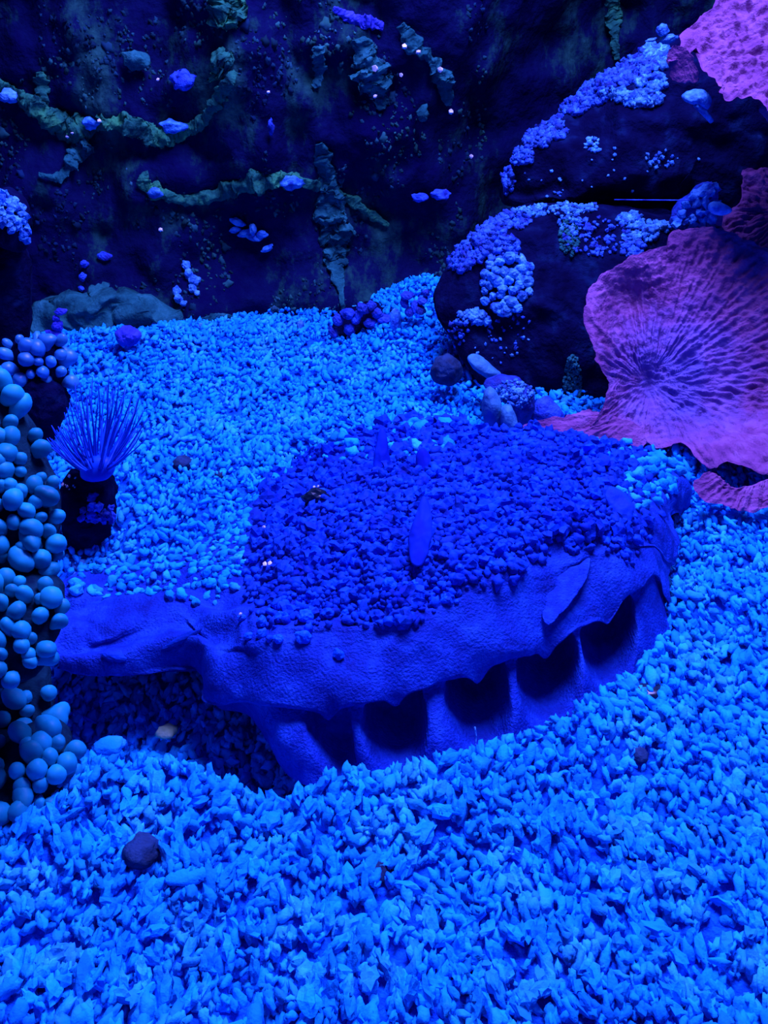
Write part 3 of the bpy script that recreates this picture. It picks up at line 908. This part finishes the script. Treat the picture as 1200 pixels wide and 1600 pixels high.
Fc = [(s * NV + v, s * NV + v + 1, (s + 1) * NV + v + 1, (s + 1) * NV + v) for s in range(NS - 1) for v in range(NV - 1)]
bme = mesh('body', V, Fc)
BODY_BVH = bvh_of(bme)
mid = ctrl[6, 5]
animal = thing('sea_creature', (float(mid[0]), float(ctrl[6, 9][1]) + 0.1, 0.0), 'broad low sea creature with gravel-crusted back and scalloped hollowed fringe, half buried', 'sea creature')
put(link('body', bme, M_SKIN), animal)

# crust of pebbles on its back
rough_poly = [(385, 965), (372, 880), (395, 800), (425, 735), (462, 700), (535, 655), (600, 635), (660, 630), (800, 640), (900, 645), (1000, 675), (1068, 730), (1040, 790), (1010, 850), (985, 900), (930, 860), (860, 868), (820, 900), (740, 930), (700, 955), (620, 985), (540, 975), (470, 1000), (420, 1000)]
cand, pale_c = [], []
rough_edge = [q for q in resample_closed(rough_poly, 160, False) if q[1] > 790]
r = random.Random(3)
for (x, y) in dart(rough_poly, 6.0, 18000, 5):
    p, n = shoot(BODY_BVH, x, y)
    if p is None:
        continue
    if n.z < 0:
        n = -n
    w = (p - CAM).length
    L = w / F * (r.uniform(3.5, 9.0) if r.random() < 0.8 else r.uniform(9, 13.5))
    nn = (n + Vector((r.gauss(0, .2), r.gauss(0, .2), r.gauss(.3, .2)))).normalized()
    edge_d = min(math.hypot(x - a, y - b) for a, b in rough_edge)
    if edge_d < 40 and r.random() > 0.15 + edge_d / 47:
        continue
    pale = (x > 940 and y < 800 and r.random() < (x - 940) / 100) or (y < 720 and x < 700 and r.random() < 0.3)
    (pale_c if pale else cand).append((L, m4(p + nn * L * 0.4, frame(nn, r.uniform(0, 6)), (L * r.uniform(.8, 1.25), L * r.uniform(.7, 1.0), L * r.uniform(.6, .95))), r.randrange(8)))
cand.sort(key=lambda c: -c[0])
for c in cand[:300]:
    place('crust_pebble', piece_mesh('hi', c[2], M_CRUST1), c[1], animal)
o = joined('pebble_crust', [c[1] for c in cand[300:]], HI, [c[2] for c in cand[300:]], M_CRUST, animal)
o['kind'] = 'stuff'
o = joined('gravel_dusting', [c[1] for c in pale_c], HI, [c[2] for c in pale_c], M_GRAVEL, animal)
o['kind'] = 'stuff'
Ms, pk = [], []
for (x, y) in dart([(110, 895), (180, 835), (280, 830), (390, 800), (375, 930), (330, 950), (250, 925), (170, 935), (115, 935)], 7, 3000, 8):
    p, n = shoot(BODY_BVH, x, y)
    if p is None or r.random() < (y - 870) / 110:
        continue
    n = n if n.z > 0 else -n
    L = (p - CAM).length / F * r.uniform(3, 8)
    Ms.append(m4(p + n * L * .2, frame(n, r.uniform(0, 6)), (L, L * 1.4, L * .8)))
    pk.append(r.randrange(8))
o = joined('gravel_dusting', Ms, HI, pk, M_GRAVEL, animal)
o['kind'] = 'stuff'
# round tubercles along the lower margin of the crust
for x, y, s in [(391, 996, 7), (410, 994, 9), (436, 1000, 8), (474, 999, 12), (410, 975, 9), (440, 970, 11), (480, 968, 12), (512, 962, 10), (530, 1025, 9), (541, 962, 7), (608, 918, 12), (648, 918, 9), (632, 916, 7), (718, 890, 9), (766, 887, 9), (785, 890, 6), (700, 940, 9), (380, 968, 7)]:
    p, n = shoot(BODY_BVH, x, y)
    if p is None:
        continue
    n = n if n.z > 0 else -n
    L = (p - CAM).length / F * s
    place('tubercle', piece_mesh('fine', int(x) % 4, M_TUB), m4(p + n * L * .6, frame(n, x), (L, L * .9, L * .8)), animal)


def flap(name, poly, dz, material, thick=0.004, tilt=0.0):
    """leaf of skin standing on the body, following its surface"""
    cx = sum(p[0] for p in poly) / len(poly)
    cy = sum(p[1] for p in poly) / len(poly)
    p0, n0 = shoot(BODY_BVH, cx, cy)
    if p0 is None:
        p0 = Pz(cx, cy, 0.06)
    y_mid = p0.y

    def yf(px, py):
        return y_mid - dz - (py - cy) * tilt * 0.0006
    me = solid(name, poly, yf, thick, thick, material, rings=10, seg=60, amp=0.0015, freq=80)
    return put(link(name, me, material), animal)


flap('skin_flap', [(584, 760), (583, 720), (590, 680), (598, 668), (606, 690), (610, 735), (606, 768), (596, 775)], 0.012, M_FAN, 0.006, 0.6)
flap('skin_flap', [(640, 872), (640, 835), (652, 798), (664, 775), (674, 800), (674, 840), (664, 878), (650, 885)], 0.014, M_FAN, 0.006, 0.8)
flap('skin_flap', [(655, 740), (650, 715), (660, 700), (672, 712), (672, 738), (664, 752)], 0.010, M_FAN, 0.005, 0.6)
flap('skin_flap', [(845, 958), (850, 915), (872, 890), (900, 874), (922, 872), (918, 900), (900, 930), (872, 962), (855, 978)], 0.004, M_SKIN, 0.006, 1.0)
flap('skin_flap', [(945, 772), (955, 760), (975, 770), (990, 790), (985, 820), (976, 855), (962, 840), (955, 805)], 0.006, M_CRUST1, 0.005, 0.8)
# dark eye-like oval spot; glints painted in as tiny white lumps
p, n = shoot(BODY_BVH, 496, 786)
k = (p - CAM).length / F
o = place('dark_spot', piece_mesh('fine', 1, M_DARK), m4(p + Vector((0, -0.010, 0.010)), Matrix.Identity(3), (25 * k, 12 * k, 15 * k)), animal)
o['label'] = 'smooth dark oval spot on the crusted back'
for x, y, s in [(492, 768, 2), (498, 767, 2), (414, 830, 3), (416, 888, 4), (424, 887, 4), (378, 966, 3)]:
    p, n = shoot(BODY_BVH, x, y)
    if p is None:
        continue
    k = (p - CAM).length / F
    place('speck', piece_mesh('lo', int(x) % 8, M_WHITE), m4(p + Vector((0, -0.006, 0.008)), Matrix.Identity(3), (s * k,) * 3), animal)
# pale streaks on the side flap
for x, y, sx, sy, rz in [(178, 1026, 17, 8, -0.25), (282, 1000, 34, 6, 0.5)]:
    p, n = shoot(BODY_BVH, x, y)
    n = n if n.z > 0 else -n
    k = (p - CAM).length / F
    o = place('pale_fold', piece_mesh('fine', 2, M_CRUST1), m4(p, frame(n, 0) @ Matrix.Rotation(0, 3, 'Z'), (sx * k, sy * k, sy * k * .5)), animal)
    fx = (Py(x + 10, y - 10 * rz, p.y) - Py(x, y, p.y)).normalized()
    X = (fx - n * fx.dot(n)).normalized()
    Y = n.cross(X)
    o.matrix_basis = Matrix.Translation(-animal.location) @ Matrix.Translation(p) @ Matrix((X, Y, n)).transposed().to_4x4() @ Matrix.Diagonal((sx * k, sy * k, sy * k * .55, 1))
# mucus strand hanging from the fringe
th = tube_mesh('mucus_thread', [Pz(742, 1136, 0.02), Pz(744, 1150, 0.012), Pz(743, 1162, 0.008), Pz(747, 1176, 0.004)], 0.0006, 6)
put(link('mucus_thread', th, M_CYAN), animal)

# ================================================================== LEFT-HAND BUBBLE CORALS
def bulb_mesh(material, seed, double=False):
    """rounded bubble tip on a short tapering stalk, base at z=-1.4"""
    prof = [(-1.7, 0.36), (-1.2, 0.44), (-0.75, 0.66), (-0.35, 0.90), (0.05, 1.0), (0.4, 0.93), (0.68, 0.74), (0.88, 0.47), (0.97, 0.22)]
    V, Fc = [], []
    seg = 14
    for z, rr in prof:
        for k in range(seg):
            a = 2 * math.pi * k / seg
            q = Vector((math.cos(a) * rr, math.sin(a) * rr, z))
            q *= 1 + 0.14 * mn.noise(q * 0.9 + Vector((seed * 5.0, 0, 0)))
            if double:
                q.x *= 1.0 + 0.55 * max(0, (z + 0.6))
                q.z -= 0.28 * max(0, 0.5 - abs(q.x)) if z > 0 else 0
            V.append(q)
    V.append(Vector((0, 0, 1.0 - (0.14 if double else 0))))
    n = len(prof)
    for i in range(n - 1):
        for k in range(seg):
            l = (k + 1) % seg
            Fc.append((i * seg + k, i * seg + l, (i + 1) * seg + l, (i + 1) * seg + k))
    for k in range(seg):
        Fc.append(((n - 1) * seg + k, (n - 1) * seg + (k + 1) % seg, n * seg))
    me = mesh('bubble_tip', V, Fc)
    me.polygons.foreach_set('use_smooth', np.ones(len(me.polygons), bool))
    me.materials.append(material)
    return me


BULBS = [bulb_mesh(M_BUBBLE, i, i % 4 == 3) for i in range(5)]
BULBS2 = [bulb_mesh(M_BUBBLE2, i, i % 3 == 2) for i in range(5)]


def bubbles(parent, bvh, poly, spacing, size, meshes, seed, up=0.55, lift=0.9):
    r = random.Random(seed)
    for (x, y) in dart(poly, spacing, 4000, seed):
        p, n = shoot(bvh, x, y)
        if p is None:
            continue
        if mn.noise(Vector((x * .035, y * .035, seed))) < -0.28:
            continue
        k = (p - CAM).length / F * size * r.uniform(0.65, 1.3)
        nn = (n + Vector((r.gauss(0, .35), r.gauss(0, .3), up + r.gauss(0, .25)))).normalized()
        place('bubble_tip', r.choice(meshes), m4(p + nn * k * lift, frame(nn, r.uniform(0, 6)), (k * r.uniform(.85, 1.1), k * r.uniform(.85, 1.1), k * r.uniform(.95, 1.3))), parent)


ycol = lambda px, py: 0.52 + max(0, (1400 - py)) / 800.0 * 0.20
P_UP = [(-70, 640), (-30, 590), (8, 600), (30, 645), (48, 680), (62, 720), (84, 760), (88, 830), (90, 880), (60, 905), (10, 905), (-60, 900)]
c1, b1 = solid_thing('bubble_coral', 'upper bubble-tipped coral colony along the left edge', 'coral', P_UP, ycol, 0.03, 0.05, M_CORE, rings=12, seg=80, amp=0.004, freq=40)
bubbles(c1, b1, P_UP, 17.5, 13.5, BULBS, 21)
P_MID = [(-70, 918), (0, 908), (50, 914), (85, 930), (98, 955), (95, 985), (78, 1015), (68, 1045), (30, 1060), (-60, 1060)]
c2, b2 = solid_thing('bubble_coral', 'middle bubble-tipped colony overhanging the dark gap, left edge', 'coral', P_MID, lambda px, py: ycol(px, py) - 0.03, 0.03, 0.05, M_CORE, rings=12, seg=80, amp=0.004, freq=40)
bubbles(c2, b2, P_MID, 17.5, 13, BULBS, 22)
P_GAP = [(-70, 1050), (20, 1050), (66, 1060), (78, 1090), (76, 1130), (50, 1150), (-60, 1155)]
c3, b3 = solid_thing('bubble_coral', 'shaded bubble-tipped colony under the overhang, left edge', 'coral', P_GAP, lambda px, py: ycol(px, py) + 0.035, 0.02, 0.05, M_CORE, rings=12, seg=80, amp=0.004, freq=40)
bubbles(c3, b3, P_GAP, 22, 12, BULBS, 23, 0.2)
P_LOW = [(-70, 1160), (0, 1165), (40, 1150), (90, 1152), (108, 1180), (106, 1230), (92, 1285), (78, 1330), (45, 1365), (10, 1392), (-60, 1400)]
c4, b4 = solid_thing('bubble_coral', 'lowest bubble-tipped colony standing on the gravel, left edge', 'coral', P_LOW, ycol, 0.03, 0.05, M_CORE, rings=12, seg=80, amp=0.004, freq=40)
bubbles(c4, b4, P_LOW, 17.5, 13.5, BULBS, 24)

# small bubble coral further back on the left
P_BK = [(18, 560), (16, 538), (30, 532), (55, 536), (92, 534), (96, 560), (104, 580), (100, 600), (80, 608), (55, 612), (28, 600)]
c5, b5 = solid_thing('bubble_coral', 'small blue bubble coral in front of the teal ledge', 'coral', P_BK, lambda px, py: 1.10, 0.02, 0.04, M_ROCK, rings=10, seg=60, amp=0.004, freq=40)
bubbles(c5, b5, P_BK, 15, 11, BULBS2, 31)
solid_thing('reef_rock', 'dark hollowed stone under the small blue bubble coral', 'rock', [(30, 610), (50, 590), (90, 598), (104, 625), (100, 655), (80, 690), (55, 680), (35, 650)], 1.08, 0.02, 0.04, M_ROCK, rings=10, seg=60, amp=0.006, freq=50)

# rock pillar at the left edge with a coral head on top
solid_thing('rock_pillar', 'dark speckled rock pillar at the left edge behind the corals', 'rock', [(-60, 380), (0, 375), (34, 385), (42, 420), (48, 470), (44, 520), (30, 570), (10, 610), (-60, 620)], 1.16, 0.035, 0.06, M_ROCK, rings=14, seg=80, amp=0.006, freq=40)
P_HD = [(-50, 330), (-30, 305), (0, 298), (22, 308), (38, 326), (43, 350), (42, 375), (38, 392), (15, 378), (-10, 372), (-45, 376)]
hd, bhd = solid_thing('coral_mound', 'round knobbly blue coral head crowning the left rock pillar', 'coral', P_HD, 1.13, 0.04, 0.05, M_ROCK, rings=12, seg=70, amp=0.003, freq=60, center=(0, 345))
lobes('knob', hd, bhd, [(-20, 305), (2, 300), (22, 312), (36, 330), (41, 352), (40, 385), (20, 358), (-20, 350)], 7.5, 6.5, M_CYAN, 41)

# ================================================================== FAN WORM
dk, bdk = solid_thing('reef_rock', 'black crumbly stone carrying the feathery fan', 'rock', [(96, 760), (110, 742), (140, 738), (168, 745), (178, 775), (176, 810), (160, 840), (135, 860), (112, 872), (98, 840), (94, 800)], 0.90, 0.025, 0.04, M_ROCK, rings=12, seg=70, amp=0.007, freq=55)
lobes('polyp', dk, bdk, [(130, 795), (142, 778), (154, 790), (158, 805), (140, 815), (122, 815)], 9, 6, M_BLUE, 51)
lobes('polyp', dk, bdk, [(158, 800), (168, 790), (176, 800), (170, 820), (160, 812)], 9, 6, M_BLUE, 52)
crusted('specks', dk, bdk, [(108, 755, 12, 16, 6, 2.5)], M_WHITE, 53)
fan = thing('feather_fan', Py(150, 748, 0.885), 'feathery blue fan of fine tentacles above the black stone', 'fan worm')
cup = solid('cup', [(125, 738), (130, 718), (150, 712), (172, 716), (180, 732), (170, 746), (150, 752), (134, 749)], 0.885, 0.012, 0.012, M_FAN, rings=8, seg=40, amp=0.001)
put(link('cup', cup, M_FANT), fan)
r = random.Random(9)
for i in range(84):
    u = i / 83
    a = -1.15 + 2.05 * u + r.gauss(0, 0.06)           # lean from vertical
    Ln = (84 + 58 * math.exp(-((u - 0.62) / 0.3) ** 2)) * r.uniform(0.72, 1.05)
    bx, by = 152 + 20 * math.sin(a), 740 - 8 * math.cos(a)
    yy = 0.885 + r.gauss(0, 0.012)
    pts, rad = [], []
    for k in range(9):
        t = k / 8
        aa = a * (1 - 0.45 * t) + 0.10 * math.sin(t * 5 + i)
        pts.append(Py(bx, by, yy + 0.05 * t * r.uniform(0.9, 1.1) * (1 if i % 2 else 0.2)))
        bx += math.sin(aa) * Ln / 8
        by -= math.cos(aa) * Ln / 8
        rad.append(0.0011 * (1 - 0.6 * t))
    put(link('tentacle', tube_mesh('tentacle', pts, rad, 6), M_FANT), fan)

# ================================================================== LOOSE STONES ON THE GRAVEL
def loose(name, label, px, py, rx, ry, material, sink=0.3, seed=0, rot=0.0, flat=0.7):
    p = Pz(px, py, 0.0)
    p = Pz(px, py, ground(p.x, p.y))
    k = (p - CAM).length / F
    V, Fc = lump_variant(2, seed + 11, 0.3)
    R = Matrix.Rotation(rot, 3, 'Z')
    VV = [Vector(p) + R @ Vector((v[0] * rx * k, v[1] * ry * k * 1.3, v[2] * ry * k * flat)) + Vector((0, 0, ry * k * flat * (1 - 2 * sink))) for v in V]
    VV = [v + nvec(v * 160) * ry * k * 0.1 for v in VV]
    o = link(name, mesh(name, VV, [tuple(map(int, f)) for f in Fc]), material)
    return tag(o, label, 'stone', 'loose stones on the gravel')


loose('sunken_stone', 'dark round ribbed stone sunk in the gravel, lower left', 220, 1332, 28, 24, M_STONE_SHADE, 0.35, 1)
loose('sunken_stone', 'dark lump standing in for a shaded pit in the gravel below the fringe', 592, 1362, 20, 18, M_STONE_SHADE, 0.5, 2)  # dark lump paints the shade inside a gravel pit
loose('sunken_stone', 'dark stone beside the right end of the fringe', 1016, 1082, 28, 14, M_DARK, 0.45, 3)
loose('sunken_stone', 'dark pebble on the gravel right of centre', 1000, 1180, 14, 12, M_STONE_SHADE, 0.45, 4)
loose('sunken_stone', 'dark pebble on the gravel behind the animal, left', 285, 724, 15, 12, M_STONE_SHADE, 0.45, 5)
loose('sunken_stone', 'small dark pebble right of the one behind the animal', 344, 742, 8, 8, M_STONE_SHADE, 0.45, 6)
loose('yellow_pebble', 'pale yellowish pebble in the shade before the side flap', 262, 1145, 16, 11, mat('yellowish_stone', [(0.3, (0.3, 0.5, 0.2)), (0.7, (0.5, 0.7, 0.4))], 60, 0.8, 0.2, 0.4, 200), 0.3, 7)
loose('gravel_lump', 'blue crusted lump of coral in the shaded hollow, left', 170, 1168, 24, 13, M_GRAVEL1, 0.3, 8, 0.4)
loose('gravel_lump', 'knobbly lump against the right end of the fringe', 1004, 1034, 24, 22, M_GRAVEL1, 0.2, 9)
loose('gravel_lump', 'pale broken coral stick on the gravel, lower left', 292, 1372, 32, 12, M_GRAVEL1, 0.3, 10, 0.3)
loose('shell_bit', 'small pale shell flake at the foot of the black stone', 124, 884, 12, 9, M_CYAN, 0.2, 12, 0.6)
loose('shell_bit', 'pale broken shell curl left of the small shell flake', 113, 902, 7, 10, M_CYAN, 0.2, 13, 0.2)
zt = lambda px, py: ground(*Pz(px, py, -0.03)[:2]) + 0.008
tag(link('filament', tube_mesh('filament', [Pz(x, y, zt(x, y)) for x, y in [(86, 1100), (96, 1110), (112, 1116), (132, 1121), (152, 1130)]], [0.0022, 0.0024, 0.0018, 0.0014, 0.0008], 8), M_BLUE), 'thin blue filament lying in the dark hollow under the side flap', 'filament')
